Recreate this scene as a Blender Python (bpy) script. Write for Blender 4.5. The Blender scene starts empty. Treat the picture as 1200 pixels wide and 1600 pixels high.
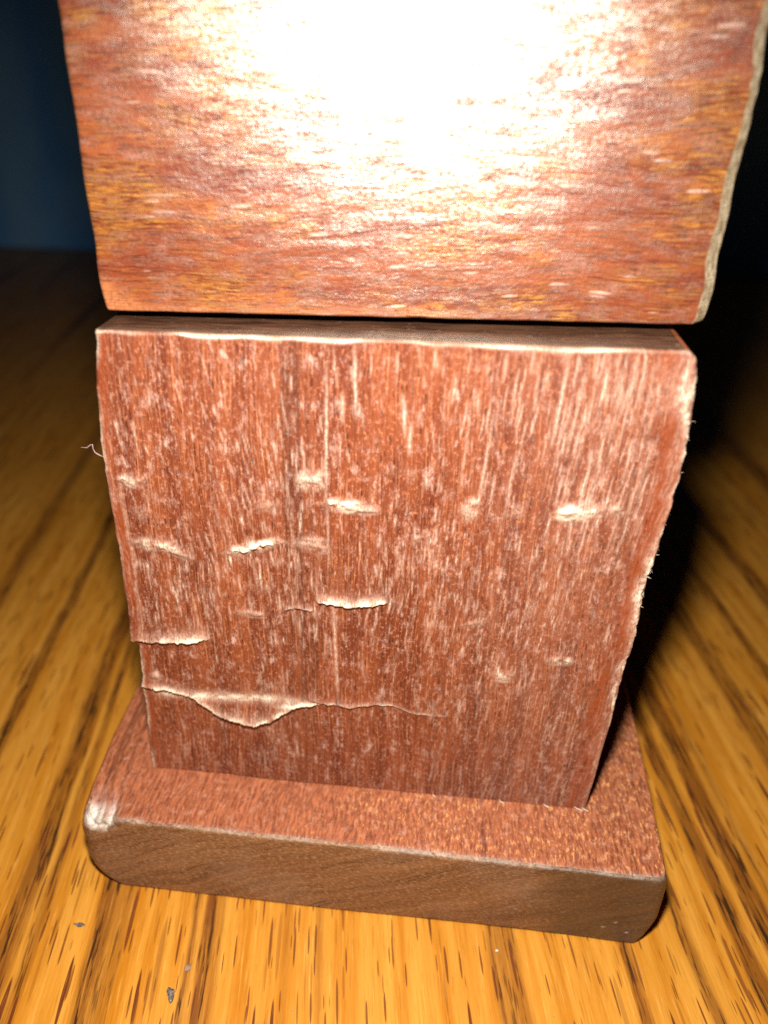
import bpy, bmesh, math
import numpy as np
from mathutils import Matrix, Vector

MM = 0.001
scene = bpy.context.scene
col = scene.collection
rng = np.random.default_rng(11)

# ------------------------------------------------------------------ camera, world, light, exposure
CAM = np.array([6.832, -65.167, 83.429])            # mm, hand-held phone just above the block
YAW, PITCH, ROLL = -0.0835, 0.5070, 0.0269
def cam_axes(yaw, pitch, roll):
    cy, sy, cp, sp = math.cos(yaw), math.sin(yaw), math.cos(pitch), math.sin(pitch)
    f = np.array([sy*cp, cy*cp, -sp]); r = np.array([cy, -sy, 0.0]); u = np.cross(r, f)
    c, s = math.cos(roll), math.sin(roll)
    return c*r + s*u, -s*r + c*u, f
R_, U_, F_ = cam_axes(YAW, PITCH, ROLL)
cd = bpy.data.cameras.new('phone_camera')
cam = bpy.data.objects.new('phone_camera', cd); col.objects.link(cam)
cam.matrix_world = Matrix(((R_[0], U_[0], -F_[0], CAM[0]*MM), (R_[1], U_[1], -F_[1], CAM[1]*MM),
                           (R_[2], U_[2], -F_[2], CAM[2]*MM), (0, 0, 0, 1)))
cd.sensor_fit = 'VERTICAL'; cd.sensor_height = 36; cd.sensor_width = 27
cd.lens = 36*1262.1/1600
cd.clip_start = 0.005; cd.clip_end = 20
cd.dof.use_dof = True; cd.dof.focus_distance = 0.080; cd.dof.aperture_fstop = cd.lens/1.4
scene.camera = cam

w = bpy.data.worlds.new('World'); scene.world = w; w.use_nodes = True
w.node_tree.nodes['Background'].inputs[0].default_value = (0.75, 0.85, 1.0, 1)
w.node_tree.nodes['Background'].inputs[1].default_value = 0.0025

ld = bpy.data.lights.new('phone_flash', 'SPOT')       # the phone's flash LED, just above and left of the lens
ld.energy = 0.80; ld.color = (1.0, 0.95, 0.85); ld.shadow_soft_size = 0.0038
ld.spot_size = math.radians(158); ld.spot_blend = 1.0
lo = bpy.data.objects.new('phone_flash', ld); col.objects.link(lo)
FL = np.array([2.4, -54.5, 99.2])
lo.location = Vector(FL*MM)
lo.rotation_euler = (Vector((1.0, -8.0, 4.0)) - Vector(FL)).to_track_quat('-Z', 'Y').to_euler()

vs = scene.view_settings
vs.view_transform = 'Standard'; vs.look = 'None'; vs.gamma = 1.0; vs.use_curve_mapping = False
vs.exposure = 0.0
scene.cycles.use_denoising = False

# ------------------------------------------------------------------ node helper
class NT:
    def __init__(s, name):
        s.m = bpy.data.materials.new(name); s.m.use_nodes = True
        s.t = s.m.node_tree; s.t.nodes.clear()
        s.out = s.t.nodes.new('ShaderNodeOutputMaterial')
        s.bs = s.t.nodes.new('ShaderNodeBsdfPrincipled')
        s.t.links.new(s.bs.outputs[0], s.out.inputs[0])
        tc = s.t.nodes.new('ShaderNodeTexCoord')
        s.P = s.vm('SCALE', tc.outputs['Object'], scale=1000.0)
    def put(s, sock, v):
        if hasattr(v, 'is_linked') or hasattr(v, 'links'): s.t.links.new(v, sock)
        elif v is not None: sock.default_value = v
    def vm(s, op, a, b=None, scale=None):
        n = s.t.nodes.new('ShaderNodeVectorMath'); n.operation = op
        s.put(n.inputs[0], a)
        if b is not None: s.put(n.inputs[1], b)
        if scale is not None: s.put(n.inputs['Scale'], scale)
        return n.outputs[1] if op in ('LENGTH', 'DOT_PRODUCT', 'DISTANCE') else n.outputs[0]
    def ma(s, op, a, b=None, c=None, clamp=False):
        n = s.t.nodes.new('ShaderNodeMath'); n.operation = op; n.use_clamp = clamp
        s.put(n.inputs[0], a)
        if b is not None: s.put(n.inputs[1], b)
        if c is not None: s.put(n.inputs[2], c)
        return n.outputs[0]
    def sep(s, v):
        n = s.t.nodes.new('ShaderNodeSeparateXYZ'); s.put(n.inputs[0], v); return n.outputs
    def comb(s, x, y, z):
        n = s.t.nodes.new('ShaderNodeCombineXYZ')
        for i, v in enumerate((x, y, z)): s.put(n.inputs[i], v)
        return n.outputs[0]
    def noise(s, vec, scale=1.0, detail=2.0, rough=0.5, dist=0.0):
        n = s.t.nodes.new('ShaderNodeTexNoise'); s.put(n.inputs['Vector'], vec)
        n.inputs['Scale'].default_value = scale; n.inputs['Detail'].default_value = detail
        n.inputs['Roughness'].default_value = rough; n.inputs['Distortion'].default_value = dist
        return n.outputs[0]
    def vor(s, vec, scale=1.0, rand=1.0, feature='F1'):
        n = s.t.nodes.new('ShaderNodeTexVoronoi'); n.feature = feature
        s.put(n.inputs['Vector'], vec); n.inputs['Scale'].default_value = scale
        n.inputs['Randomness'].default_value = rand
        return n.outputs[0], n.outputs[1]
    def mr(s, v, a, b, c=0.0, d=1.0, smooth=True):
        n = s.t.nodes.new('ShaderNodeMapRange'); n.clamp = True
        if smooth: n.interpolation_type = 'SMOOTHSTEP'
        s.put(n.inputs[0], v)
        for i, x in enumerate((a, b, c, d)): s.put(n.inputs[1+i], x)
        return n.outputs[0]
    def ramp(s, v, stops, interp='LINEAR'):
        n = s.t.nodes.new('ShaderNodeValToRGB'); s.put(n.inputs[0], v)
        e = n.color_ramp.elements; n.color_ramp.interpolation = interp
        e[-1].position = 1.0; e[0].position = 0.0
        for i, (p, c) in enumerate(stops):
            c4 = (c[0], c[1], c[2], 1) if hasattr(c, '__len__') else (c, c, c, 1)
            if i == 0: e[0].color = c4; e[-1].color = (0, 0, 0, 1)
            else: q = e.new(p); q.color = c4
        return n.outputs[0]
    def mix(s, f, a, b, mode='MIX'):
        n = s.t.nodes.new('ShaderNodeMix'); n.data_type = 'RGBA'; n.blend_type = mode
        s.put(n.inputs[0], f)
        for sock, v in ((n.inputs[6], a), (n.inputs[7], b)):
            s.put(sock, (v[0], v[1], v[2], 1) if isinstance(v, tuple) else v)
        return n.outputs[2]
    def attr(s, name):
        n = s.t.nodes.new('ShaderNodeAttribute'); n.attribute_name = name; return n.outputs['Fac']
    def bump(s, h, dist_mm, strength=1.0, normal=None):
        n = s.t.nodes.new('ShaderNodeBump'); s.put(n.inputs['Height'], h)
        n.inputs['Distance'].default_value = dist_mm*MM; n.inputs['Strength'].default_value = strength
        if normal is not None: s.put(n.inputs['Normal'], normal)
        return n.outputs[0]
    def set(s, **k):
        for a, v in k.items():
            a = a.replace('_', ' ')
            if isinstance(v, tuple) and len(v) == 3: v = (*v, 1)
            s.put(s.bs.inputs[a], v)
        return s.m

# ------------------------------------------------------------------ materials
def mat_pedestal_face():
    n = NT('mahogany_upright_grain')
    x, y, z = n.sep(n.P)
    # grain runs up the block, drifting a little
    drift = n.noise(n.comb(n.ma('MULTIPLY', x, .06), 3.0, n.ma('MULTIPLY', z, .05)), 1.0, 2.0)
    u = n.ma('ADD', x, n.ma('MULTIPLY', drift, 2.4))
    fine = n.noise(n.comb(n.ma('MULTIPLY', u, 3.8), 0.0, n.ma('MULTIPLY', z, .30)), 1.0, 4.0, .68)
    fib = n.noise(n.comb(n.ma('MULTIPLY', u, 6.5), 8.0, n.ma('MULTIPLY', z, .11)), 1.0, 2.0, .6)
    band = n.noise(n.comb(u, 0.0, n.ma('MULTIPLY', z, .10)), .45, 3.0, .55)
    c = n.mix(n.mr(band, .34, .66), (.140, .028, .011), (.235, .058, .021))
    c = n.mix(n.ma('MULTIPLY', n.mr(fine, .53, .70), .70), c, (.47, .160, .072))
    c = n.mix(n.ma('MULTIPLY', n.mr(fib, .46, .34), .62), c, (.070, .014, .007))
    c = n.mix(n.ma('MULTIPLY', n.mr(fib, .60, .70), .45), c, (.62, .27, .13))
    # short dark pores
    pd, pc = n.vor(n.comb(n.ma('MULTIPLY', u, 2.8), 0.0, n.ma('MULTIPLY', z, .55)), 1.0)
    pr_, pg, pb = n.sep(pc)
    pore = n.mr(n.ma('SUBTRACT', pd, n.ma('MULTIPLY', pr_, .28)), .05, -.05)
    c = n.mix(n.ma('MULTIPLY', pore, .62), c, (.045, .011, .008))
    # sparkle of the cut fibres, painted as light and dark specks
    sp = n.noise(n.comb(n.ma('MULTIPLY', x, 3.4), 0.0, n.ma('MULTIPLY', z, 1.9)), 1.0, 3.0, .72)
    c = n.mix(n.ma('MULTIPLY', n.mr(sp, .53, .66), .55), c, (.56, .225, .115))
    c = n.mix(n.ma('MULTIPLY', n.mr(sp, .45, .32), .55), c, (.105, .021, .008))
    # chalky worn mottling, gathered in patches
    patch = n.noise(n.comb(n.ma('MULTIPLY', x, .10), 2.0, n.ma('MULTIPLY', z, .085)), 1.0, 3.0, .6)
    mott = n.noise(n.comb(n.ma('MULTIPLY', x, .85), 0.0, n.ma('MULTIPLY', z, .50)), 1.0, 6.0, .78)
    pale = n.ma('MULTIPLY', n.ma('MULTIPLY', n.mr(mott, .50, .66), n.mr(fine, .38, .60, .25, 1.0)), n.mr(patch, .38, .60, .35, 1.0))
    c = n.mix(n.ma('MULTIPLY', pale, .78), c, (.62, .41, .34))
    # hazy, rubbed lighter towards the right-hand edge
    hz = n.ma('MULTIPLY', n.mr(x, 4.0, 20.0), n.mr(mott, .35, .65, .3, 1.0))
    c = n.mix(n.ma('MULTIPLY', hz, .12), c, (.56, .34, .27))
    wear = n.attr('wear'); dark = n.attr('dark')
    c = n.mix(n.ma('MULTIPLY', n.attr('bare'), n.mr(fine, .3, .6, .70, .95)), c, (.25, .046, .010))
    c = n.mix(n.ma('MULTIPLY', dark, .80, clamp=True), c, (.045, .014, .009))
    tex = n.mr(n.noise(n.comb(n.ma('MULTIPLY', x, 7.0), 0.0, n.ma('MULTIPLY', z, 2.2)), 1.0, 3.0, .7), .34, .60, .30, 1.0)
    tex = n.ma('MAXIMUM', tex, n.mr(wear, .75, 1.0))
    wf = n.ma('MULTIPLY', wear, tex, clamp=True)
    c = n.mix(wf, c, n.mix(n.mr(wear, .3, .9), (.66, .45, .35), (.78, .66, .52)))
    h = n.ma('ADD', n.ma('MULTIPLY', fine, .7), n.ma('MULTIPLY', sp, .6))
    h = n.ma('ADD', h, n.ma('MULTIPLY', fib, .4))
    h = n.ma('SUBTRACT', h, n.ma('MULTIPLY', pore, .5))
    nb = n.bump(h, .10, .85)
    rough = n.mr(fine, .3, .7, .42, .62)
    return n.set(Base_Color=c, Roughness=rough, Normal=nb, Specular_IOR_Level=.42)

def mat_upper_face():
    n = NT('mahogany_crosswise_grain')
    x, y, z = n.sep(n.P)
    drift = n.noise(n.comb(n.ma('MULTIPLY', x, .045), 7.0, n.ma('MULTIPLY', z, .07)), 1.0, 2.0)
    v = n.ma('ADD', z, n.ma('MULTIPLY', drift, 3.0))
    v = n.ma('ADD', v, n.ma('MULTIPLY', x, -.03))
    fine = n.noise(n.comb(n.ma('MULTIPLY', x, .55), 0.0, n.ma('MULTIPLY', v, 5.6)), 1.0, 4.0, .68)
    fib = n.noise(n.comb(n.ma('MULTIPLY', x, .20), 5.0, n.ma('MULTIPLY', v, 6.0)), 1.0, 2.0, .6)
    band = n.noise(n.comb(n.ma('MULTIPLY', x, .05), 0.0, n.ma('MULTIPLY', v, .42)), 1.0, 3.0, .6)
    c = n.mix(n.mr(band, .36, .64), (.180, .028, .009), (.310, .075, .020))
    # ribbon figure: golden fibres in patches, their sheen painted into the colour
    fig = n.noise(n.comb(n.ma('MULTIPLY', x, .10), 4.0, n.ma('MULTIPLY', v, .22)), 1.0, 4.0, .66)
    figm = n.mr(fig, .44, .66)
    c = n.mix(n.ma('MULTIPLY', n.mr(fine, .50, .66), .60), c, (.50, .150, .045))
    c = n.mix(n.ma('MULTIPLY', n.ma('MULTIPLY', figm, n.mr(fine, .42, .58)), .72), c, (.76, .34, .060))
    c = n.mix(n.ma('MULTIPLY', n.mr(fib, .47, .34), .65), c, (.080, .013, .006))
    # vessel lines: short thin dark dashes along the grain
    pd, pc = n.vor(n.comb(n.ma('MULTIPLY', x, .62), 0.0, n.ma('MULTIPLY', v, 4.4)), 1.0)
    r_, g_, b_ = n.sep(pc)
    pore = n.mr(n.ma('SUBTRACT', pd, n.ma('MULTIPLY', r_, .46)), .06, -.08)
    c = n.mix(n.ma('MULTIPLY', pore, .62), c, (.095, .016, .007))
    # cross checks (ray flecks) that give the weave-like look
    ray = n.noise(n.comb(n.ma('MULTIPLY', x, 2.8), 0.0, n.ma('MULTIPLY', v, 3.6)), 1.0, 3.0, .70)
    c = n.mix(n.ma('MULTIPLY', n.mr(ray, .48, .36), .62), c, (.130, .018, .006))
    # pale scuffs along the grain, more of them to the right
    sd, sc_ = n.vor(n.comb(n.ma('MULTIPLY', x, .30), 3.0, n.ma('MULTIPLY', v, 2.0)), 1.0)
    sa, sb, sg = n.sep(sc_)
    dash = n.ma('MULTIPLY', n.mr(n.ma('SUBTRACT', sd, n.ma('MULTIPLY', sa, .36)), .04, -.12), n.mr(n.ma('ADD', sb, n.ma('MULTIPLY', x, .010)), .50, .90))
    dash = n.ma('MULTIPLY', dash, n.mr(ray, .38, .52, .3, 1.0))
    c = n.mix(n.ma('MULTIPLY', dash, .72), c, (.80, .54, .44))
    mott = n.noise(n.comb(n.ma('MULTIPLY', x, .32), 6.0, n.ma('MULTIPLY', v, 1.1)), 1.0, 5.0, .70)
    c = n.mix(n.ma('MULTIPLY', n.mr(mott, .46, .66), .34), c, (.58, .30, .23))
    wear = n.attr('wear')
    wt = n.noise(n.comb(n.ma('MULTIPLY', x, 3.0), 0.0, n.ma('MULTIPLY', z, 1.0)), 1.0, 5.0, .75)
    wc = n.mix(n.mr(wt, .36, .62), (.30, .20, .10), (.72, .60, .42))
    c = n.mix(wear, c, wc)
    tan = n.attr('tan')
    c = n.mix(n.ma('MULTIPLY', tan, n.mr(wt, .25, .6, .45, 1.0)), c, (.62, .22, .085))
    h = n.ma('ADD', n.ma('MULTIPLY', fine, .8), n.ma('MULTIPLY', ray, .55))
    h = n.ma('ADD', h, n.ma('MULTIPLY', dash, .25))
    h = n.ma('SUBTRACT', h, n.ma('MULTIPLY', pore, .25))
    nb = n.bump(h, .075, .8)
    rough = n.mr(fine, .3, .7, .40, .52)
    rough = n.ma('ADD', rough, n.ma('MULTIPLY', wear, .25))
    met = n.ma('MULTIPLY', figm, n.ma('SUBTRACT', .42, n.ma('MULTIPLY', wear, .42)), clamp=True)
    # rubbed varnish: unbroken on the ridges, gone from the open grain
    gl = n.ma('MULTIPLY', n.mr(n.ma('ADD', n.ma('MULTIPLY', fine, .45), n.ma('MULTIPLY', ray, .55)), .42, .56, .10, 1.0), n.mr(mott, .38, .60, .35, 1.0))
    gl = n.ma('MULTIPLY', gl, n.ma('SUBTRACT', 1.0, n.ma('MULTIPLY', wear, .9)))
    g2 = n.t.nodes.new('ShaderNodeBsdfGlossy'); g2.distribution = 'BECKMANN'
    g2.inputs['Color'].default_value = (1.0, .97, .88, 1); g2.inputs['Roughness'].default_value = .385
    n.put(g2.inputs['Normal'], n.bump(n.ma('ADD', n.ma('MULTIPLY', ray, .8), n.ma('MULTIPLY', fine, .35)), .05, .8))
    mx = n.t.nodes.new('ShaderNodeMixShader')
    n.put(mx.inputs[0], n.ma('MULTIPLY', gl, .56)); n.t.links.new(n.bs.outputs[0], mx.inputs[1]); n.t.links.new(g2.outputs[0], mx.inputs[2])
    n.t.links.new(mx.outputs[0], n.out.inputs[0])
    return n.set(Base_Color=c, Roughness=rough, Normal=nb, Metallic=met, Specular_IOR_Level=.45)

def mat_side(name, c0, c1, along='y'):
    n = NT(name)
    x, y, z = n.sep(n.P)
    k = dict(x=(.25, 2.2, 2.2), y=(2.2, .25, 2.2), z=(2.2, 2.2, .25))[along]
    V = n.comb(n.ma('MULTIPLY', x, k[0]), n.ma('MULTIPLY', y, k[1]), n.ma('MULTIPLY', z, k[2]))
    f = n.noise(V, 1.0, 4.0, .65)
    g = n.noise(n.P, 1.3, 4.0, .7)
    c = n.mix(n.mr(f, .33, .67), c0, c1)
    c = n.mix(n.ma('MULTIPLY', n.mr(g, .60, .70), .55), c, tuple(min(1, 1.9*a+.05) for a in c1))
    wear = n.attr('wear')
    c = n.mix(n.ma('MULTIPLY', wear, n.mr(g, .30, .55, .4, 1.0)), c, (.78, .64, .48))
    nb = n.bump(n.ma('ADD', f, n.ma('MULTIPLY', g, .6)), .12, .7)
    return n.set(Base_Color=c, Roughness=.5, Normal=nb, Specular_IOR_Level=.35)

def mat_base_top():
    n = NT('mahogany_slab_top')
    x, y, z = n.sep(n.P)
    wob = n.noise(n.comb(n.ma('MULTIPLY', x, .12), n.ma('MULTIPLY', y, .12), 3.0), 1.0, 2.0)
    u = n.ma('ADD', x, n.ma('MULTIPLY', wob, 2.0))
    f = n.noise(n.comb(n.ma('MULTIPLY', u, 3.4), n.ma('MULTIPLY', y, .55), z), 1.0, 4.0, .68)
    g = n.noise(n.comb(n.ma('MULTIPLY', x, 3.2), n.ma('MULTIPLY', y, 1.15), z), 1.0, 4.0, .72)
    b = n.noise(n.comb(n.ma('MULTIPLY', x, .13), n.ma('MULTIPLY', y, .16), 0.0), 1.0, 3.0, .6)
    c = n.mix(n.mr(f, .32, .68), (.195, .052, .025), (.46, .145, .066))
    gold = n.ma('MULTIPLY', n.mr(g, .52, .64), n.mr(n.ma('ADD', b, n.ma('MULTIPLY', x, .006)), .42, .66, .20, 1.0))
    c = n.mix(n.ma('MULTIPLY', gold, .78), c, (.80, .38, .14))
    c = n.mix(n.ma('MULTIPLY', n.mr(g, .43, .30), .65), c, (.075, .018, .011))
    ln = n.noise(n.comb(n.ma('MULTIPLY', u, 1.1), n.ma('MULTIPLY', y, .05), 4.0), 1.0, 3.0, .7)
    c = n.mix(n.ma('MULTIPLY', n.mr(ln, .40, .30), .6), c, (.085, .018, .010))
    pale = n.noise(n.comb(n.ma('MULTIPLY', x, .9), n.ma('MULTIPLY', y, .8), 9.0), 1.0, 5.0, .72)
    c = n.mix(n.ma('MULTIPLY', n.mr(pale, .52, .68), .40), c, (.62, .34, .25))
    wear = n.attr('wear')
    c = n.mix(n.ma('MULTIPLY', wear, n.mr(g, .34, .50, .25, 1.0)), c, (.82, .76, .70))
    nb = n.bump(n.ma('ADD', f, n.ma('MULTIPLY', g, .6)), .07, .7)
    return n.set(Base_Color=c, Roughness=n.mr(pale, .3, .7, .38, .52), Normal=nb, Specular_IOR_Level=.55)

def mat_base_end():
    n = NT('mahogany_slab_end_grain')
    x, y, z = n.sep(n.P)
    # growth rings cut across: thin dark arcs rising to the right
    wob = n.noise(n.comb(n.ma('MULTIPLY', x, .07), 0.0, n.ma('MULTIPLY', z, .10)), 1.0, 2.0, .5)
    t = n.ma('ADD', n.ma('SUBTRACT', z, n.ma('MULTIPLY', x, .42)), n.ma('MULTIPLY', wob, 6.0))
    rn = n.noise(n.comb(n.ma('MULTIPLY', t, .9), 0.0, n.ma('MULTIPLY', x, .03)), 1.0, 3.0, .6)
    ln = n.noise(n.comb(n.ma('MULTIPLY', t, 2.3), 5.0, n.ma('MULTIPLY', x, .08)), 1.0, 4.0, .70)
    f = n.noise(n.comb(n.ma('MULTIPLY', n.ma('ADD', x, n.ma('MULTIPLY', z, .5)), 2.0), 0.0, n.ma('MULTIPLY', z, 5.0)), 1.0, 4.0, .74)
    c = n.mix(n.mr(rn, .34, .66), (.165, .070, .029), (.250, .114, .047))
    c = n.mix(n.ma('MULTIPLY', n.mr(ln, .45, .34), .78), c, (.045, .018, .010))
    c = n.mix(n.ma('MULTIPLY', n.mr(f, .50, .66), .60), c, (.52, .32, .18))
    c = n.mix(n.ma('MULTIPLY', n.mr(f, .47, .33), .68), c, (.050, .020, .011))
    # grey rubbed patch in the middle
    gp = n.noise(n.comb(n.ma('MULTIPLY', x, .09), 7.0, n.ma('MULTIPLY', z, .12)), 1.0, 3.0, .6)
    c = n.mix(n.ma('MULTIPLY', n.mr(gp, .48, .68), .16), c, (.36, .26, .20))
    # a darker oily stain at the right-hand corner of this end
    st = n.noise(n.comb(n.ma('MULTIPLY', x, .25), 2.0, n.ma('MULTIPLY', z, .3)), 1.0, 4.0, .65)
    stain = n.mr(n.ma('ADD', x, n.ma('MULTIPLY', st, 16.0)), 22.0, 34.0)
    c = n.mix(n.ma('MULTIPLY', stain, .66), c, (.045, .028, .016))
    wear = n.attr('wear')
    c = n.mix(n.ma('MULTIPLY', wear, n.mr(f, .36, .52, .2, 1.0)), c, (.80, .72, .64))
    nb = n.bump(n.ma('ADD', f, n.ma('MULTIPLY', ln, .5)), .09, .8)
    return n.set(Base_Color=c, Roughness=n.mr(stain, 0.0, 1.0, .55, .36), Normal=nb, Specular_IOR_Level=.4)

# bands of open-pored early wood across the oak floor: (position across the grain, half width, depth of tone)
OAK_BANDS = [(-63, 1.5, .6), (-50.2, .9, .8), (-39.4, 1.3, .85), (-36.8, .6, .6), (-29.4, .7, .95), (-27.9, 1.2, .55), (-19.4, .55, .95),
             (-17.8, .5, 1.0), (-16.9, .7, .45), (-8.6, .35, .35), (-5.2, .3, .4), (13.85, .40, 1.0), (15.4, 1.2, .58), (28.2, .55, .95),
             (35.9, .45, .75), (41.8, .8, .9), (45.2, 1.3, .95), (47.6, .5, .6), (58, 1.6, .6), (66, 1.0, .7), (76, 1.6, .8)]
def mat_floor():
    n = NT('oak_floor')
    x, y, z = n.sep(n.P)
    wob = n.noise(n.comb(n.ma('MULTIPLY', x, .04), n.ma('MULTIPLY', y, .018), 0.0), 1.0, 2.0)
    u = n.ma('ADD', n.ma('ADD', x, n.ma('MULTIPLY', y, .155)), n.ma('MULTIPLY', n.ma('SUBTRACT', wob, .5), 2.0))
    jit = n.noise(n.comb(n.ma('MULTIPLY', u, .9), n.ma('MULTIPLY', y, .12), 0.0), 1.0, 3.0, .6)
    ub = n.ma('ADD', u, n.ma('MULTIPLY', n.ma('SUBTRACT', jit, .5), 1.0))
    # three ramps, each well under the 32 stops a ramp can hold
    band = None
    for part in (OAK_BANDS[0::3], OAK_BANDS[1::3], OAK_BANDS[2::3]):
        st = [(0.0, 0.0)]
        for p, hw, d in part:
            a = lambda t: (t + 80)/160
            st += [(a(p-hw), 0.0), (a(p-hw*.85), d), (a(p+hw*.9), d), (a(p+hw*1.25), 0.0)]
        r = n.ramp(n.mr(ub, -80.0, 80.0, 0.0, 1.0, smooth=False), st)
        band = r if band is None else n.ma('MAXIMUM', band, r)
    # beyond the surveyed strip the early wood carries on irregularly
    farb = n.mr(n.noise(n.comb(n.ma('MULTIPLY', u, .10), n.ma('MULTIPLY', y, .004), 3.0), 1.0, 2.0), .56, .68)
    far = n.mr(n.ma('ABSOLUTE', u), 66.0, 84.0)
    band = n.ma('MAXIMUM', band, n.ma('MULTIPLY', farb, far))
    streak = n.noise(n.comb(n.ma('MULTIPLY', u, .60), n.ma('MULTIPLY', y, .022), 0.0), 1.0, 3.0, .55)
    fine = n.noise(n.comb(n.ma('MULTIPLY', u, 3.6), n.ma('MULTIPLY', y, .11), 0.0), 1.0, 4.0, .72)
    hair = n.noise(n.comb(n.ma('MULTIPLY', u, 9.0), n.ma('MULTIPLY', y, .30), 4.0), 1.0, 2.0, .6)
    c = n.mix(n.mr(streak, .30, .70), (.52, .185, .011), (.70, .310, .042))
    c = n.mix(n.ma('MULTIPLY', n.mr(fine, .54, .70), .48), c, (.84, .48, .13))
    c = n.mix(n.ma('MULTIPLY', n.mr(fine, .44, .32), .42), c, (.32, .096, .008))
    c = n.mix(n.ma('MULTIPLY', n.mr(hair, .44, .30), .35), c, (.24, .070, .007))
    # brown early wood, with near-black open vessels in it
    bt = n.noise(n.comb(n.ma('MULTIPLY', u, 3.6), n.ma('MULTIPLY', y, .11), 6.0), 1.0, 4.0, .72)
    bm = n.ma('MULTIPLY', band, n.mr(bt, .36, .50, .55, 1.0), clamp=True)
    c = n.mix(n.ma('MULTIPLY', bm, .95), c, (.205, .062, .008))
    vv = n.noise(n.comb(n.ma('MULTIPLY', u, 2.0), n.ma('MULTIPLY', y, .115), 12.0), 1.0, 3.0, .62)
    vess = n.ma('MULTIPLY', n.mr(band, .30, .75), n.mr(vv, .535, .60))
    c = n.mix(n.ma('MULTIPLY', vess, .90), c, (.030, .012, .006))
    # thin lens-shaped rays, reddish brown
    pores = None
    for su, sv, th, off, kk in ((.80, .046, .24, 0.0, 1.0), (1.05, .060, .26, 31.0, 1.0), (1.7, .085, .28, 77.0, .9), (2.6, .17, .36, 57.0, .85)):
        d_, c_ = n.vor(n.comb(n.ma('ADD', n.ma('MULTIPLY', u, su), off), n.ma('MULTIPLY', y, sv), 0.0), 1.0)
        a_, b_, g_ = n.sep(c_)
        p_ = n.ma('MULTIPLY', n.mr(n.ma('SUBTRACT', d_, n.ma('MULTIPLY', a_, th)), .02, -.03), n.ma('MULTIPLY', n.mr(b_, .10, .55, .20, 1.0), kk))
        pores = p_ if pores is None else n.ma('MAXIMUM', pores, p_)
    pores = n.ma('MULTIPLY', pores, n.mr(hair, .30, .46, .55, 1.0))
    c = n.mix(pores, c, (.150, .036, .010))
    # dull grey dirt and tiny nicks
    for sc_, th, pick, k_ in ((.42, .06, .84, .6), (1.6, .10, .90, .55)):
        dd, dc = n.vor(n.comb(n.ma('MULTIPLY', x, sc_), n.ma('MULTIPLY', y, sc_*.8), 0.0), 1.0)
        da, db, dg = n.sep(dc)
        speck = n.ma('MULTIPLY', n.mr(dd, th, th*.4), n.mr(da, pick, pick+.02))
        c = n.mix(n.ma('MULTIPLY', speck, k_), c, (.26, .20, .15))
    film = n.noise(n.comb(n.ma('MULTIPLY', x, .11), n.ma('MULTIPLY', y, .08), 2.0), 1.0, 5.0, .7)
    h = n.ma('SUBTRACT', n.ma('MULTIPLY', fine, .5), n.ma('ADD', n.ma('MULTIPLY', pores, .5), n.ma('MULTIPLY', vess, 1.0)))
    nb = n.bump(h, .09, .6)
    return n.set(Base_Color=c, Roughness=n.mr(film, .3, .7, .30, .50), Normal=nb, Specular_IOR_Level=.35)

def mat_wall():
    n = NT('blue_painted_panel')
    x, y, z = n.sep(n.P)
    f = n.noise(n.comb(n.ma('MULTIPLY', x, .018), 0.0, n.ma('MULTIPLY', z, .008)), 1.0, 3.0, .5)
    c = n.mix(n.mr(f, .35, .65), (.10, .38, .94), (.28, .58, .97))
    g = n.noise(n.P, .8, 3.0, .6)
    return n.set(Base_Color=c, Roughness=.6, Normal=n.bump(g, .2, .4), Specular_IOR_Level=.3)

def mat_plain(name, c, rough=.7, c2=None):
    n = NT(name)
    g = n.noise(n.P, 4.0, 3.0, .6)
    cc = n.mix(n.mr(g, .35, .65), c, c2 or tuple(a*.6 for a in c))
    return n.set(Base_Color=cc, Roughness=rough, Normal=n.bump(g, .05, .6))

M = dict(ped=mat_pedestal_face(), up=mat_upper_face(), base_top=mat_base_top(), base_end=mat_base_end(),
         ped_top=mat_side('mahogany_block_top', (.030, .011, .006), (.105, .046, .023), 'x'),
         side=mat_side('mahogany_side', (.17, .045, .018), (.34, .10, .035), 'z'),
         floor=mat_floor(), wall=mat_wall(), dark=mat_plain('dark_wood_pin', (.05, .02, .01)),
         fibre=mat_plain('pale_wood_fibre', (.80, .66, .52), .6, (.68, .50, .38)),
         lint=mat_plain('pink_lint', (.62, .42, .42), .6), grey=mat_plain('grey_dust', (.22, .20, .18), .4, (.06, .05, .05)),
         pink=mat_plain('pinkish_dust', (.40, .25, .18), .6), white=mat_plain('white_grit', (.80, .76, .70), .5, (.65, .6, .55)))

# ------------------------------------------------------------------ mesh helpers
def vnoise(x, z, fx, fz, seed):
    """smooth value noise in [-1, 1]"""
    g = np.random.default_rng(seed).uniform(-1, 1, (128, 128))
    a, b = np.asarray(x)*fx + 500.37, np.asarray(z)*fz + 500.11
    i, j = np.floor(a).astype(int), np.floor(b).astype(int)
    s, t = a-i, b-j
    s = s*s*(3-2*s); t = t*t*(3-2*t)
    G = lambda p, q: g[p % 128, q % 128]
    return (G(i, j)*(1-s)+G(i+1, j)*s)*(1-t) + (G(i, j+1)*(1-s)+G(i+1, j+1)*s)*t
def fbm(x, z, fx, fz, seed, octv=4):
    return sum(vnoise(x, z, fx*2**k, fz*2**k, seed+k)*.5**k for k in range(octv))
def spaced(a, b, step, edge, estep):
    """positions from a to b, closer together near both ends"""
    e = np.arange(0, edge, estep)
    return np.concatenate([a+e, np.linspace(a+edge, b-edge, int((b-a-2*edge)/step)+1), b-e[::-1]])

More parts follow.
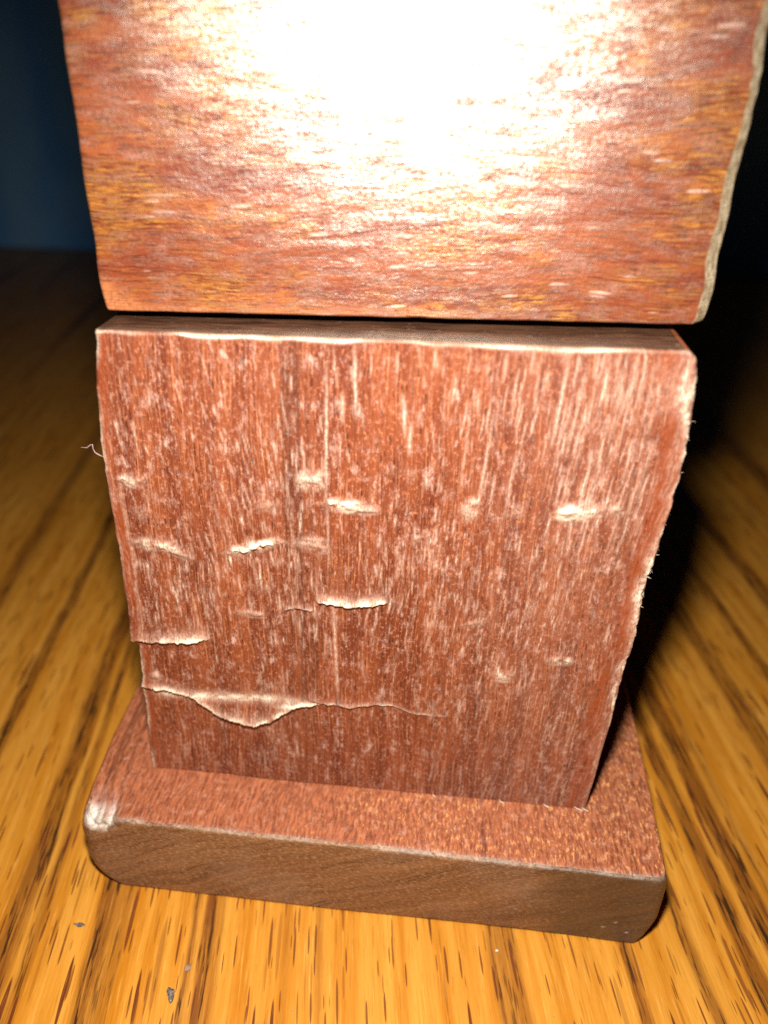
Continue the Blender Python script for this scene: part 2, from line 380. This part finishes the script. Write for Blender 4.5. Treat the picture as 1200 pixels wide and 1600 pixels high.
def grid_block(name, X, Y, Z, rings, mats, parent, attrs):
    """closed block: fine front grid X,Y,Z (nz,nx) mm, its border carried back through rings [(y, fx)]; slots: front, top, sides"""
    nz, nx = X.shape
    V = np.stack([X, Y, Z], -1).reshape(-1, 3)
    idx = np.arange(nz*nx).reshape(nz, nx)
    q = np.stack([idx[:-1, :-1], idx[:-1, 1:], idx[1:, 1:], idx[1:, :-1]], -1).reshape(-1, 4)
    mat_i = [np.zeros(len(q), int)]
    border = np.concatenate([idx[0, :-1], idx[:-1, -1], idx[-1, :0:-1], idx[:0:-1, 0]])
    nb = len(border)
    side = np.concatenate([np.full(nx-1, 2), np.full(nz-1, 2), np.full(nx-1, 1), np.full(nz-1, 2)])
    verts = [V]; faces = [q]; prev = border; A = {k: [a.reshape(-1)] for k, a in attrs.items()}
    base = V[border]
    for (fn, dec) in rings:
        p = fn(base.copy()); start = sum(len(v) for v in verts); cur = np.arange(start, start+nb)
        verts.append(p)
        for k in A: A[k].append(attrs[k].reshape(-1)[border]*(dec(base) if callable(dec) else dec))
        f = np.stack([np.roll(prev, -1), prev, cur, np.roll(cur, -1)], -1)
        faces.append(f); mat_i.append(side); prev = cur
    VV = np.concatenate(verts); FF = np.concatenate(faces)
    me = bpy.data.meshes.new(name)
    fl = [tuple(int(i) for i in f) for f in FF] + [tuple(int(i) for i in prev[::-1])]
    me.from_pydata((VV*MM).tolist(), [], fl)
    me.polygons.foreach_set('material_index', np.concatenate(mat_i + [np.array([2])]).astype(np.int32))
    me.polygons.foreach_set('use_smooth', np.ones(len(fl), bool))
    for k in A:
        at = me.attributes.new(k, 'FLOAT', 'POINT'); at.data.foreach_set('value', np.concatenate(A[k]).astype(np.float32))
    for m in mats: me.materials.append(m)
    me.update()
    o = bpy.data.objects.new(name, me); col.objects.link(o); o.parent = parent
    return o

def tube(name, pts, radii, mat, parent=None, seg=6):
    bm = bmesh.new(); pts = [Vector(p) for p in pts]; rows = []
    for i, p in enumerate(pts):
        d = (pts[min(i+1, len(pts)-1)] - pts[max(i-1, 0)]).normalized()
        a = d.cross(Vector((.3, 1, .2))).normalized(); b = d.cross(a)
        rows.append([bm.verts.new((p + (a*math.cos(2*math.pi*k/seg) + b*math.sin(2*math.pi*k/seg))*radii[i])*MM) for k in range(seg)])
    for r0, r1 in zip(rows, rows[1:]):
        for k in range(seg): bm.faces.new((r0[k], r0[(k+1) % seg], r1[(k+1) % seg], r1[k]))
    bm.faces.new(rows[0][::-1]); bm.faces.new(rows[-1])
    bmesh.ops.recalc_face_normals(bm, faces=bm.faces)
    me = bpy.data.meshes.new(name); bm.to_mesh(me); bm.free()
    for p in me.polygons: p.use_smooth = True
    me.materials.append(mat); o = bpy.data.objects.new(name, me); col.objects.link(o); o.parent = parent
    return o

def box(name, lo_, hi, mat, parent=None):
    bm = bmesh.new(); bmesh.ops.create_cube(bm, size=1)
    for v in bm.verts:
        v.co = Vector([(lo_[k] + (v.co[k]+.5)*(hi[k]-lo_[k]))*MM for k in range(3)])
    me = bpy.data.meshes.new(name); bm.to_mesh(me); bm.free(); me.materials.append(mat)
    o = bpy.data.objects.new(name, me); col.objects.link(o); o.parent = parent
    return o

def tag(o, label=None, cat=None, group=None, kind=None):
    for k, v in (('label', label), ('category', cat), ('group', group), ('kind', kind)):
        if v: o[k] = v
    return o

# ------------------------------------------------------------------ the setting: oak floor and blue panel behind
fl = box('floor', (-900, -500, -18), (900, 420, 0), M['floor']); tag(fl, 'honey coloured oak floor with dark open grain', None, None, 'structure')
wl = box('wall', (-900, 0, 0), (900, 15, 900), M['wall']); wl.location = (0, .331, .0006); wl.rotation_euler = (0, 0, .035)
tag(wl, 'dark blue panel behind the wooden post', None, None, 'structure')

# ------------------------------------------------------------------ the wooden post
TB, ZT = 10.86, 63.31
post = bpy.data.objects.new('wooden_post', None); col.objects.link(post); post.empty_display_size = .02
tag(post, 'worn reddish brown wooden post of stacked blocks standing on a slab foot', 'post')

# --- slab foot
def build_base():
    xs = spaced(-31.0, 33.0, .22, 2.4, .12); zs = spaced(0.0, TB, .2, 1.4, .10)
    XX, ZZ = np.meshgrid(xs, zs)
    # outline of the front seen face on: bottom corners rounded off
    def left(z):
        r = 4.6; t = np.clip((r-z)/r, 0, 1)
        return -31.1 + r*.95*(1-np.sqrt(np.maximum(0, 1-t**2))) + .9*np.clip((z-8.5)/2.4, 0, 1)**2 + .15*vnoise(z*0, z, 1, .5, 5)
    def right(z):
        r = 5.0; t = np.clip((r-z)/r, 0, 1)
        return 32.6 - 1.6*t**1.6 - .35*np.clip((z-9.6)/1.2, 0, 1)**2
    s = (XX+31.0)/64.0
    X = left(ZZ) + s*(right(ZZ)-left(ZZ))
    Z = ZZ + .10*vnoise(X, ZZ*0, .12, 1, 8)*(ZZ/TB) + .05*vnoise(X, ZZ*0, .5, 1, 9)*(1-ZZ/TB)
    eL, eR, eT, eB = X-left(ZZ), right(ZZ)-X, TB-ZZ, ZZ
    Y = -7.75 - .0125*(X+30) + .12*fbm(X, ZZ, .08, .15, 21)
    def rnd(e, r): t = np.clip((r-e)/r, 0, 1); return r*(1-np.sqrt(np.maximum(0, 1-t**2)))
    Y = Y + rnd(eT, .42 + .12*vnoise(X, ZZ*0, .2, 1, 4)) + rnd(eL, 2.2) + rnd(eR, .9) + rnd(eB, .45)
    Y = Y + .02*fbm(X, ZZ, 1.5, 1.8, 33)
    # broken-off top corner at the left end
    ch = np.exp(-(((X+28.8)/2.0)**2 + ((ZZ-TB+.2)/1.5)**2)**1.3)
    rag = fbm(X, ZZ, 1.2, 1.2, 71)
    Z = Z - ch*(.85+.35*rag); Y = Y + ch*(.75+.5*rag)
    wear = np.clip(ch*(1.15+.9*rag) - .18, 0, 1)
    wear = np.maximum(wear, np.exp(-(eT/.16)**2)*.30*(.6+.5*vnoise(X, ZZ*0, .6, 1, 14)).clip(0, 1))  # bright highlight along the top edge, painted in as a pale line
    # a few tiny specks of grit, their glint painted pale, near the right corner
    for gx, gz in ((22.6, 4.2), (27.0, 2.4), (28.3, 3.4), (29.6, 2.0), (17.5, 3.8)):
        wear = np.maximum(wear, .8*np.exp(-(((X-gx)/.11)**2 + ((ZZ-gz)/.09)**2)))
    def ring(y, flare):
        def fn(p):
            p = p.copy(); t = np.clip((y-p[:, 1])/60, 0, 1)
            top = p[:, 2] > TB*.6
            p[:, 0] += np.where(p[:, 0] < 0, -1, 1)*flare*np.where(p[:, 0] < 0, 1.0, .35)
            p[:, 2] += np.where(top, ch_border(p)*min(1, max(0, (y+6)/3.0)), 0)
            p[:, 1] = np.maximum(p[:, 1] + .06*(y+8), y + (.0 if y > 0 else -.0125*(p[:, 0]+30)))
            return p
        return fn
    def ch_border(p):   # the chip dies out behind the corner
        return np.exp(-(((p[:, 0]+28.8)/2.0)**2)**1.3)*.75*(p[:, 2] > TB*.6)
    def keep(a, b):      # painted rim highlight fades at once, the broken corner reaches further back
        return lambda p: np.where(np.abs(p[:, 0]+28.8) < 2.3+.5*np.sin(p[:, 0]*9), a, b)
    rings = [(ring(-7.2, .0), keep(.95, .45)), (ring(-6.7, .03), keep(.85, .0)), (ring(-6.1, .08), keep(1.0, .0)), (ring(-5.5, .14), keep(.55, 0)), (ring(-4.8, .3), keep(.15, 0)), (ring(-2.8, .55), 0), (ring(0, .8), 0), (ring(6, 1.35), 0), (ring(13, 1.6), 0), (ring(30, 1.8), 0), (ring(53, 1.2), 0), (ring(54, .6), 0)]
    return grid_block('slab_foot', X, Y, Z, rings, [M['base_end'], M['base_top'], M['side']], post, {'wear': wear})
base = build_base()
base['label'] = 'slab foot with brown end grain and a chipped corner'

# --- pedestal block with torn, flaking face
PL = np.array([(10.9, -25.0), (13.9, -25.0), (20.8, -24.7), (23.5, -24.7), (25, -24.45), (29.2, -24.35), (29.9, -24.95), (35.4, -24.9), (41.5, -24.9), (47.2, -25.0), (52.5, -25.0), (58.1, -24.6), (62.0, -24.1), (64, -24.0)])
PR = np.array([(10.9, 25.0), (17.7, 25.4), (23.7, 25.8), (29.8, 25.9), (33.9, 26.3), (40.4, 26.3), (44.3, 26.6), (49.7, 27.0), (53.5, 27.2), (58.3, 27.2), (61.1, 26.8), (64, 26.5)])
def build_pedestal():
    xs = spaced(-25.0, 26.4, .115, 1.6, .08); zs = spaced(TB+.02, ZT, .115, 1.6, .08)
    XX, ZZ = np.meshgrid(xs, zs)
    t = (ZZ-TB)/(ZT-TB)
    jag = .10*fbm(ZZ, ZZ*0, .9, 1, 41, 4)*np.clip((ZZ-24)/8, .25, 1) + .10*np.maximum(0, fbm(ZZ, ZZ*0, 2.1, 1, 47, 3))**1.5*((ZZ > 34) & (ZZ < 57))
    lj = .07*fbm(ZZ, ZZ*0, .6, 1, 43, 4)
    lx = np.interp(ZZ, PL[:, 0], PL[:, 1]) + lj; rx = np.interp(ZZ, PR[:, 0], PR[:, 1]) + jag - 1.2*(1-np.sqrt(np.clip(1-np.clip(1-(ZT-ZZ)/2.0, 0, 1)**2, 0, 1)))
    wl_ = np.exp(-((XX+25)/3.5)); wr_ = np.exp(-((26.4-XX)/4.0))
    X = XX + (lx+25)*wl_ + (rx-26.4)*wr_
    eL, eR, eT, eB = X-lx, rx-X, ZT-ZZ, ZZ-TB
    out = .16*fbm(X, ZZ, .07, .06, 51, 3) + .022*fbm(X, ZZ, 1.3, .12, 55, 3)
    wear = np.zeros_like(X); dark = np.zeros_like(X)
    # ledges where layers have lifted: each a lip line (x, z), how far it stands out, how far up the swelling reaches
    def ledge(line, amp, reach, wmax, fade=1.2, wreach=.8):
        nonlocal out, wear, dark
        L = np.array(line); zl = np.interp(X, L[:, 0], L[:, 1]) + .10*vnoise(X, X*0, 1.3, 1, 61) + .08*vnoise(X, X*0, 4.5, 1, 62)
        a = np.clip((X-L[0, 0])/fade, 0, 1)*np.clip((L[-1, 0]-X)/fade, 0, 1)
        a = a*a*(3-2*a) if L[0, 0] > -24 else np.clip((L[-1, 0]-X)/fade, 0, 1)
        amp_x = np.interp(X, L[:, 0], amp) if hasattr(amp, '__len__') else amp
        rea_x = np.interp(X, L[:, 0], reach) if hasattr(reach, '__len__') else reach
        d = ZZ-zl
        up = np.clip(1-d/rea_x, 0, 1)**2.1*np.clip(d/.10+.5, 0, 1)
        out = out + 1.1*a*amp_x*up
        wr = np.interp(X, L[:, 0], wmax) if hasattr(wmax, '__len__') else wmax
        n_ = .85+.45*fbm(X, ZZ, 1.2, 1.6, 65, 3)
        wear = np.maximum(wear, 1.3*a*wr*np.exp(-(np.maximum(d, 0)/wreach)**1.4)*(d > -.06)*n_.clip(.15, 1.2))
        dark = np.maximum(dark, a*.5*np.exp(-((d+.14)/.11)**2))  # shade under the lip, painted as a dark line
    ledge([(-24.9, 23.5), (-21.5, 23.4), (-19.1, 22.8), (-17.6, 21.6), (-16.4, 20.6), (-14.3, 19.8), (-12.2, 19.6), (-10.4, 20.3), (-9.2, 21.4), (-7.6, 22.4), (-5.7, 22.9), (-4.4, 23.1)],
          [.5, .5, .5, .6, .7, .8, .8, .75, .75, .65, .5, .3], [1.8, 1.8, 2.0, 2.6, 3.4, 4.0, 4.2, 3.8, 3.0, 2.2, 1.8, 1.5],
          [1, 1, .9, .9, .9, .9, .9, .9, 1, 1.1, 1.1, .8], 1.4, .62)
    # torn slope above the scallop, painted pale as if lit
    sl = np.exp(-((ZZ-23.1-.03*(X+12))/.65)**2)*np.clip((X+24.5)/3, 0, 1)*np.clip((-6-X)/3, 0, 1)
    wear = np.maximum(wear, sl*(.88+.45*fbm(X, ZZ, .8, 1.2, 69, 3)).clip(0, 1))
    wear = np.maximum(wear, np.exp(-(((X+8.0)/1.9)**2 + ((ZZ-22.6-.12*(X+8))/.42)**2)**1.3)*1.0)
    ledge([(-6.8, 23.7), (-4.0, 23.2), (-1.5, 23.1), (.8, 23.6), (2.6, 23.7), (4.6, 22.9), (9, 22.6)], [.25, .35, .4, .35, .25, .12, .05], 1.5, [.3, .9, 1, .9, .8, .6, .5], 1.2, .26)
    ledge([(-25, 29.9), (-20.8, 30.2), (-18.5, 30.4), (-16.0, 30.9)], [.5, .5, .55, .35], 2.3, [.6, .8, 1.2, 1.1], 1.2, .80)
    ledge([(-8.7, 35.0), (-7.2, 35.3), (-5.3, 35.1)], .3, 1.2, .8, .5, .30)
    ledge([(-5.35, 36.5), (-3.4, 36.2), (-1.4, 36.2), (.6, 36.5), (2.1, 36.9)], [.4, .5, .5, .45, .3], 1.7, [.7, 1.1, 1.1, 1.1, .9], .5, .75)
    # small crushed chips, pale
    for cx, cz, a, b, tilt, amp in ((-22.5, 49.0, 1.0, .55, -.05, .9), (-20.8, 41.9, 1.9, .55, -.12, .85), (-18.4, 41.0, .9, .4, -.3, .5), (-11.2, 42.4, 2.3, .5, .25, 1.0), (-12.6, 41.8, 1.2, .4, .2, .7),
                                (-5.9, 50.0, .7, .8, .1, .7), (-4.7, 50.0, .6, .9, -.1, .7), (-5.2, 43.0, 1.3, .8, 0, .5), (-2.3, 47.5, 1.7, .55, -.05, .95), (-.2, 47.1, .9, .4, .1, .6),
                                (9.3, 48.0, .7, .9, .2, .6), (18.8, 48.2, 1.6, .7, .08, .95), (22.3, 48.6, .7, .5, 0, .5), (13.2, 47.9, .7, .5, 0, .5), (14.0, 28.7, .9, .6, .1, .75), (19.5, 31.2, 1.1, .4, .05, .85),
                                (5.4, 44.7, 1.0, .35, .3, .45), (-11.8, 34.3, 1.3, .35, -.1, .45), (-23.0, 25.0, .8, .5, 0, .45), (10.5, 35.2, 1.4, .3, .35, .4), (-21.9, 45.6, .7, .5, 0, .35), (-9.5, 46.9, .9, .5, .2, .35)):
        a, b = a*1.22, b*1.30
        dx, dz = X-cx, ZZ-cz - tilt*(X-cx)
        m = np.exp(-((dx/a)**2 + (dz/b)**2)**1.4)*(1+.8*fbm(X, ZZ, 1.3, 1.6, int(90+cx*3+cz)))
        wear = np.maximum(wear, amp*np.clip(m*1.4-.12, 0, 1))
        out = out + .34*amp*m*np.clip((dz/b+.8), -.4, 1)
        dark = np.maximum(dark, .45*amp*np.exp(-((dx/a)**2 + ((dz+b*1.15)/.18)**2)))  # shaded underside of the chip painted in
    # chalk-filled pores: hundreds of short pale flecks along the grain
    def streak(x0, z0, ln, wd, st, tl, target):
        i0, i1 = np.searchsorted(zs, [z0-ln/2, z0+ln/2]); 
        m = 4*wd + abs(tl)*ln/2 + .3
        j0, j1 = np.searchsorted(xs, [x0-m, x0+m])
        if i1-i0 < 2 or j1-j0 < 2: return
        zz, xx = ZZ[i0:i1, j0:j1], XX[i0:i1, j0:j1]
        c = x0 + tl*(zz-z0) + .025*np.sin(zz*2.3+x0*5)
        v = st*(1-((zz-z0)/(ln/2))**2).clip(0, 1)**.7*np.exp(-((xx-c)/wd)**2)
        target[i0:i1, j0:j1] = np.maximum(target[i0:i1, j0:j1], v)
    for k in range(5800):
        x0, z0 = rng.uniform(-24.5, 26), rng.uniform(11.5, 62.5)
        dens = .42+.85*float(fbm(x0, z0, .13, .10, 77, 3))
        if rng.random() > max(.12, dens): continue
        if x0 < -9 and 40 < z0: tl = -.17+.05*rng.normal()        # streaks lean on this side
        elif x0 > 6 and z0 > 38: tl = .07+.03*rng.normal()
        elif x0 > 0 and z0 < 38: tl = .11+.04*rng.normal()
        else: tl = -.04+.05*rng.normal()
        ln = rng.gamma(2.0, .55)+.5
        if x0 > 8 and z0 > 45: ln *= 1.8
        streak(x0, z0, ln, rng.uniform(.045, .125), rng.uniform(.10, .80)**1.3*(1.35 if rng.random() < .08 else 1)*(.65 if z0 < 27 else 1), tl, wear)
    for x0, z0, ln, wd, st, tl in ((-3.95, 54, 15, .14, .75, .012), (-3.9, 44, 9, .12, .55, 0), (-3.3, 31, 15, .17, .7, -.04), (-1.4, 59.5, 7, .15, .8, -.03), (-2.5, 57.2, 3, .16, .7, 0), (16.0, 58.5, 9, .16, .75, .06),
                                (17.4, 57.5, 9, .14, .6, .08), (10.2, 52, 12, .14, .65, .07), (8.4, 54, 9, .10, .5, .05), (12.6, 50.5, 7, .13, .6, .05), (2.9, 56.7, 4.4, .2, .75, -.08), (3.5, 54.5, 3.5, .2, .7, .02), (-23.6, 40, 20, .12, .5, -.02)):
        streak(x0, z0, ln, wd, st, tl, wear)
    for x0, z0, ln, wd, st in ((-7.9, 50, 26, .12, .6), (-7.2, 54, 18, .10, .7), (-6.4, 46, 30, .13, .55), (-5.6, 52, 20, .10, .55), (-7.0, 30, 16, .12, .5), (-5.2, 29, 13, .14, .6), (-4.6, 33, 6, .16, .6), (19.8, 30, 14, .10, .4), (22.9, 45, 26, .12, .5), (23.6, 52, 14, .1, .5)):
        streak(x0, z0, ln, wd, st, .0, dark)
    dark = np.maximum(dark, np.exp(-((X+6.9+.5*vnoise(ZZ, ZZ*0, .08, 1, 131))/1.4)**2)*(.30+.45*vnoise(X, ZZ, 4.0, .12, 133)).clip(0, .8))
    for k in range(60):
        x0, z0 = rng.uniform(22.4, 24.6), rng.uniform(14, 60)
        streak(x0, z0, rng.uniform(.3, 1.0), .12, .8, 0, dark)
    bare = np.exp(-((eR-1.7-.4*vnoise(ZZ, ZZ*0, .15, 1, 141))/.85)**2)*(.75+.35*vnoise(X, ZZ, 1.5, .15, 143)).clip(0, 1) + .8*np.exp(-((eL-.8)/.5)**2)*(.7+.4*vnoise(ZZ, ZZ*0, .2, 1, 145)).clip(0, 1)
    bare = np.clip(bare, 0, 1); wear = wear*(1-.8*bare)
    # worn arrises: a ragged pale line along the top, frayed cream fibres down the right side
    tn = vnoise(X, X*0, .5, 1, 83)
    tb_ = (.75+.55*fbm(X, X*0, .35, 1, 84, 3)).clip(.12, 1)
    wear = np.maximum(wear, np.exp(-((eT-.16-.10*tn)/(.19+.08*tn))**2)*np.clip((24-X)/5, .25, 1)*tb_)
    rn = fbm(ZZ, X, .35, .35, 87, 4)
    wid = np.clip(.55+.45*rn, .18, 1.2) + 1.3*np.exp(-((ZZ-60.5)/3.0)**2)
    wear = np.maximum(wear, np.exp(-((eR-.15)/wid)**2)*(.70+.5*fbm(X, ZZ, 2.2, .9, 88, 4)).clip(.1, 1)*np.clip((ZZ-21)/5, .35, 1))
    wear = np.maximum(wear, np.exp(-((eL-.15)/.28)**2)*(.45+.6*fbm(ZZ, X, .3, .3, 89, 3)).clip(0, .9))
    # fine line a millimetre in from the left arris
    wear = np.maximum(wear, np.exp(-((eL-1.35-.25*vnoise(ZZ, ZZ*0, .2, 1, 91))/.16)**2)*.5*((ZZ > 30) & (ZZ < 49))*(.6+.5*vnoise(ZZ, ZZ*0, 1.2, 1, 92)))
    out = out + .02*fbm(X, ZZ, 3.0, 2.0, 95, 2) + .055*np.clip(wear, 0, 1)*fbm(X, ZZ, 2.6, 3.2, 96, 3)
    def rnd(e, r): tt = np.clip((r-e)/r, 0, 1); return r*(1-np.sqrt(np.maximum(0, 1-tt**2)))
    rr = .5 + .9*np.exp(-((ZZ-59.5)/4.5)**2) + .25*vnoise(ZZ, ZZ*0, .5, 1, 97)
    Y = -out + rnd(eT, .22+.07*tn) + rnd(eR, rr.clip(.25, 1.4)*.5) + rnd(eL, .45) + rnd(eB, .12)
    Z = ZZ + t*(.0168*X) + rnd(eR, 1.4)*0 - .10*np.exp(-(eT/1.2)**2)*(.5+.5*tn)
    wear = np.clip(wear, 0, 1)
    def ring(y, inset=0.0, zz=0.0):
        def fn(p):
            p = p.copy(); p[:, 1] = np.maximum(y, p[:, 1]+.03*(1+y))
            p[:, 0] *= (1-inset/26); m = p[:, 2] > 60; p[m, 2] += zz; return p
        return fn
    rings = [(ring(.40), .45), (ring(.75), .12), (ring(1.1), .04), (ring(1.9), 0), (ring(3.2), 0), (ring(8), 0), (ring(20), 0), (ring(44), 0), (ring(45, .5), 0)]
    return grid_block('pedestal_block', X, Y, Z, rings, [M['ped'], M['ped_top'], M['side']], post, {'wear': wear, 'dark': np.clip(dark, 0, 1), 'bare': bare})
ped = build_pedestal()
ped['label'] = 'block with flaking scarred face and upright grain'

# frayed splinters on the pedestal's right arris
def splinter(p, d, ln, r0):
    p = np.array(p, float); d = np.array(d, float); d /= np.linalg.norm(d)
    pts = [p + d*ln*k/4 + np.array([.05*ln*math.sin(k*1.3), 0, .08*ln*math.sin(k*.9)]) for k in range(5)]
    return tube('splinter', pts, [r0, r0*.9, r0*.7, r0*.45, r0*.12], M['fibre'], ped, 5)
for p, d, ln, r0 in (((25.9, .5, 41.3), (.30, 0, -1), 2.0, .13), ((26.0, .6, 40.6), (.45, .1, -1), 1.5, .10), ((26.2, .5, 44.0), (1, 0, .35), .9, .06), ((26.8, .7, 57.4), (1, .1, .05), 1.0, .025), ((26.6, .5, 49.0), (.8, 0, -.6), .8, .06),
                     ((26.9, .6, 52.6), (.9, 0, .2), .7, .05), ((26.0, .5, 42.8), (.8, 0, -.5), 1.0, .07), ((26.7, .6, 50.6), (.9, .1, -.3), .6, .04), ((25.8, .4, 38.8), (.5, 0, -1), .9, .05)):
    splinter(p, d, ln, r0)
for k in range(14):
    zz = rng.uniform(36, 58); xx = float(np.interp(zz, PR[:, 0], PR[:, 1]))
    splinter((xx-.25, .35, zz), (rng.uniform(.3, 1), rng.uniform(-.4, .2), rng.uniform(-1, .5)), rng.uniform(.3, .65), rng.uniform(.02, .05))
# whiskers of fibre where the block meets the slab
for xx, ln in ((24.2, 1.3), (24.9, 1.0), (20.6, .9), (15.6, .8), (8.0, .5)):
    tube('splinter', [(xx-ln*.5, -.05, TB+.25), (xx-ln*.2, -.45, TB+.32), (xx+ln*.25, -.6, TB+.22), (xx+ln*.5, -.3, TB+.10)], [.03, .06, .06, .02], M['fibre'], ped, 5)

# --- short pin in the joint, then the upper block
pin = box('joint_pin', (-14, 14, 63.0), (16, 36, 64.8), M['dark'], post)
UY, UX, UB = .0343, 2.135, 4.086
def build_upper():
    z0, z1 = 64.14, 132.0
    xs = spaced(-26.45, 26.45, .20, 1.6, .10)
    zs = np.concatenate([z0+np.arange(0, 1.4, .08), np.linspace(z0+1.4, 92, 130), np.linspace(92.3, z1-1, 90), np.linspace(z1-.9, z1, 8)])
    XX, ZZ = np.meshgrid(xs, zs)
    lx = -26.45 + .10*fbm(ZZ, ZZ*0, .22, 1, 101, 4) + .35*np.exp(-((ZZ-z0)/2.2))
    rx = 26.15 + .14*fbm(ZZ, ZZ*0, .25, 1, 103, 4) - .5*np.exp(-((ZZ-z0)/.7))
    s = (XX+26.45)/52.9; X = lx + s*(rx-lx)
    eL, eR, eB, eT = X-lx, rx-X, ZZ-z0, z1-ZZ
    def rnd(e, r): tt = np.clip((r-e)/r, 0, 1); return r*(1-np.sqrt(np.maximum(0, 1-tt**2)))
    cw = (1.05 + .22*fbm(ZZ, ZZ*0, .3, 1, 107, 3)).clip(.6, 1.6)     # planed-off, unfinished right arris
    cham = np.clip(cw-eR, 0, 9)
    Y = rnd(eB, .25) + rnd(eL, .35) + rnd(eT, .4) + cham*.95 + .10*fbm(X, ZZ, .05, .06, 111, 3) + .012*fbm(X, ZZ, .3, 1.4, 113, 3)
    wear = np.clip((cw-eR)/.12+.5, 0, 1)
    wear = np.maximum(wear, np.exp(-(eL/.14)**2)*(.4+.4*vnoise(ZZ, ZZ*0, 1, 1, 117)).clip(0, .8))
    cor = np.clip(1.25 - (eL/4.5 + eB/2.4) + .25*fbm(X, ZZ, .4, .5, 119), 0, 1)
    edge = np.exp(-(eB/.7)**2)*np.clip(1-(X+26)/30, 0, 1)
    tan = np.clip(np.maximum(cor**.6, edge)*.85, 0, 1)*(1-wear)
    def ring(y, inset=0.0):
        def fn(p): p = p.copy(); p[:, 1] = y; p[:, 0] *= 1-inset/26; return p
        return fn
    rings = [(ring(2.1), .9), (ring(3.0), .2), (ring(8), 0), (ring(38), 0), (ring(38.5, .4), 0)]
    Z = ZZ + .0168*X + .03*vnoise(X, X*0, .4, 1, 121)*np.exp(-eB/1.0)
    o = grid_block('upper_block', X, Y, Z, rings, [M['up'], M['side'], M['side']], post, {'wear': wear, 'tan': tan})
    o.location = (UX*MM, UB*MM, 0); o.rotation_euler = (0, 0, UY)
    return o
up = build_upper()
up['label'] = 'polished block with crosswise grain and pale bare edge'

# ------------------------------------------------------------------ lint and crumbs
hair = tube('lint_fibre', [(-24.95, .35, 50.75), (-25.25, .15, 51.0), (-25.6, .0, 51.35), (-25.72, 0, 51.75), (-25.70, 0, 52.15), (-25.95, 0, 52.05), (-26.3, .05, 51.75), (-26.95, .1, 51.72)], [.05, .045, .04, .035, .035, .035, .03, .02], M['lint'], None, 6)
tag(hair, 'fine pinkish lint fibre snagged on the edge of the scarred block', 'fibre')

def crumb(loc, size, mat, seed, label):
    bm = bmesh.new(); bmesh.ops.create_icosphere(bm, subdivisions=3, radius=1)
    r_ = np.random.default_rng(seed); ph = r_.uniform(0, 6, 6)
    for v in bm.verts:
        c = v.co
        k = 1 + .22*math.sin(3.1*c.x+ph[0]) + .2*math.sin(4.2*c.y+ph[1]) + .16*math.sin(5*c.z+ph[2]) + .08*math.sin(11*c.x+9*c.y+ph[3])
        v.co = Vector((c.x*size[0]*k, c.y*size[1]*k, max(c.z, -.7)*size[2]*k))*MM
    zmin = min(v.co.z for v in bm.verts)
    for v in bm.verts: v.co.z -= zmin
    me = bpy.data.meshes.new('dust_crumb'); bm.to_mesh(me); bm.free()
    for p in me.polygons: p.use_smooth = True
    me.materials.append(mat); o = bpy.data.objects.new('dust_crumb', me); col.objects.link(o)
    o.location = (loc[0]*MM, loc[1]*MM, 0); o.rotation_euler = (0, 0, r_.uniform(-.6, .6))
    return tag(o, label, 'crumb')
crumb((-17.4, -19.3), (.34, .62, .20), M['grey'], 1, 'dark grey crumb of dust lying on the brown grain of the oak floor')
crumb((-16.6, -16.4), (.36, .45, .08), M['pink'], 2, 'pinkish fleck of dust beside the dark grey crumb on the floor')
crumb((-29.9, -13.0), (.60, .26, .06), M['grey'], 3, 'flat greyish smear of dust on clear honey oak off the chipped corner')
crumb((15.75, -10.9), (.14, .12, .09), M['white'], 4, 'tiny white grain of grit on dark oak grain by the slab foot')
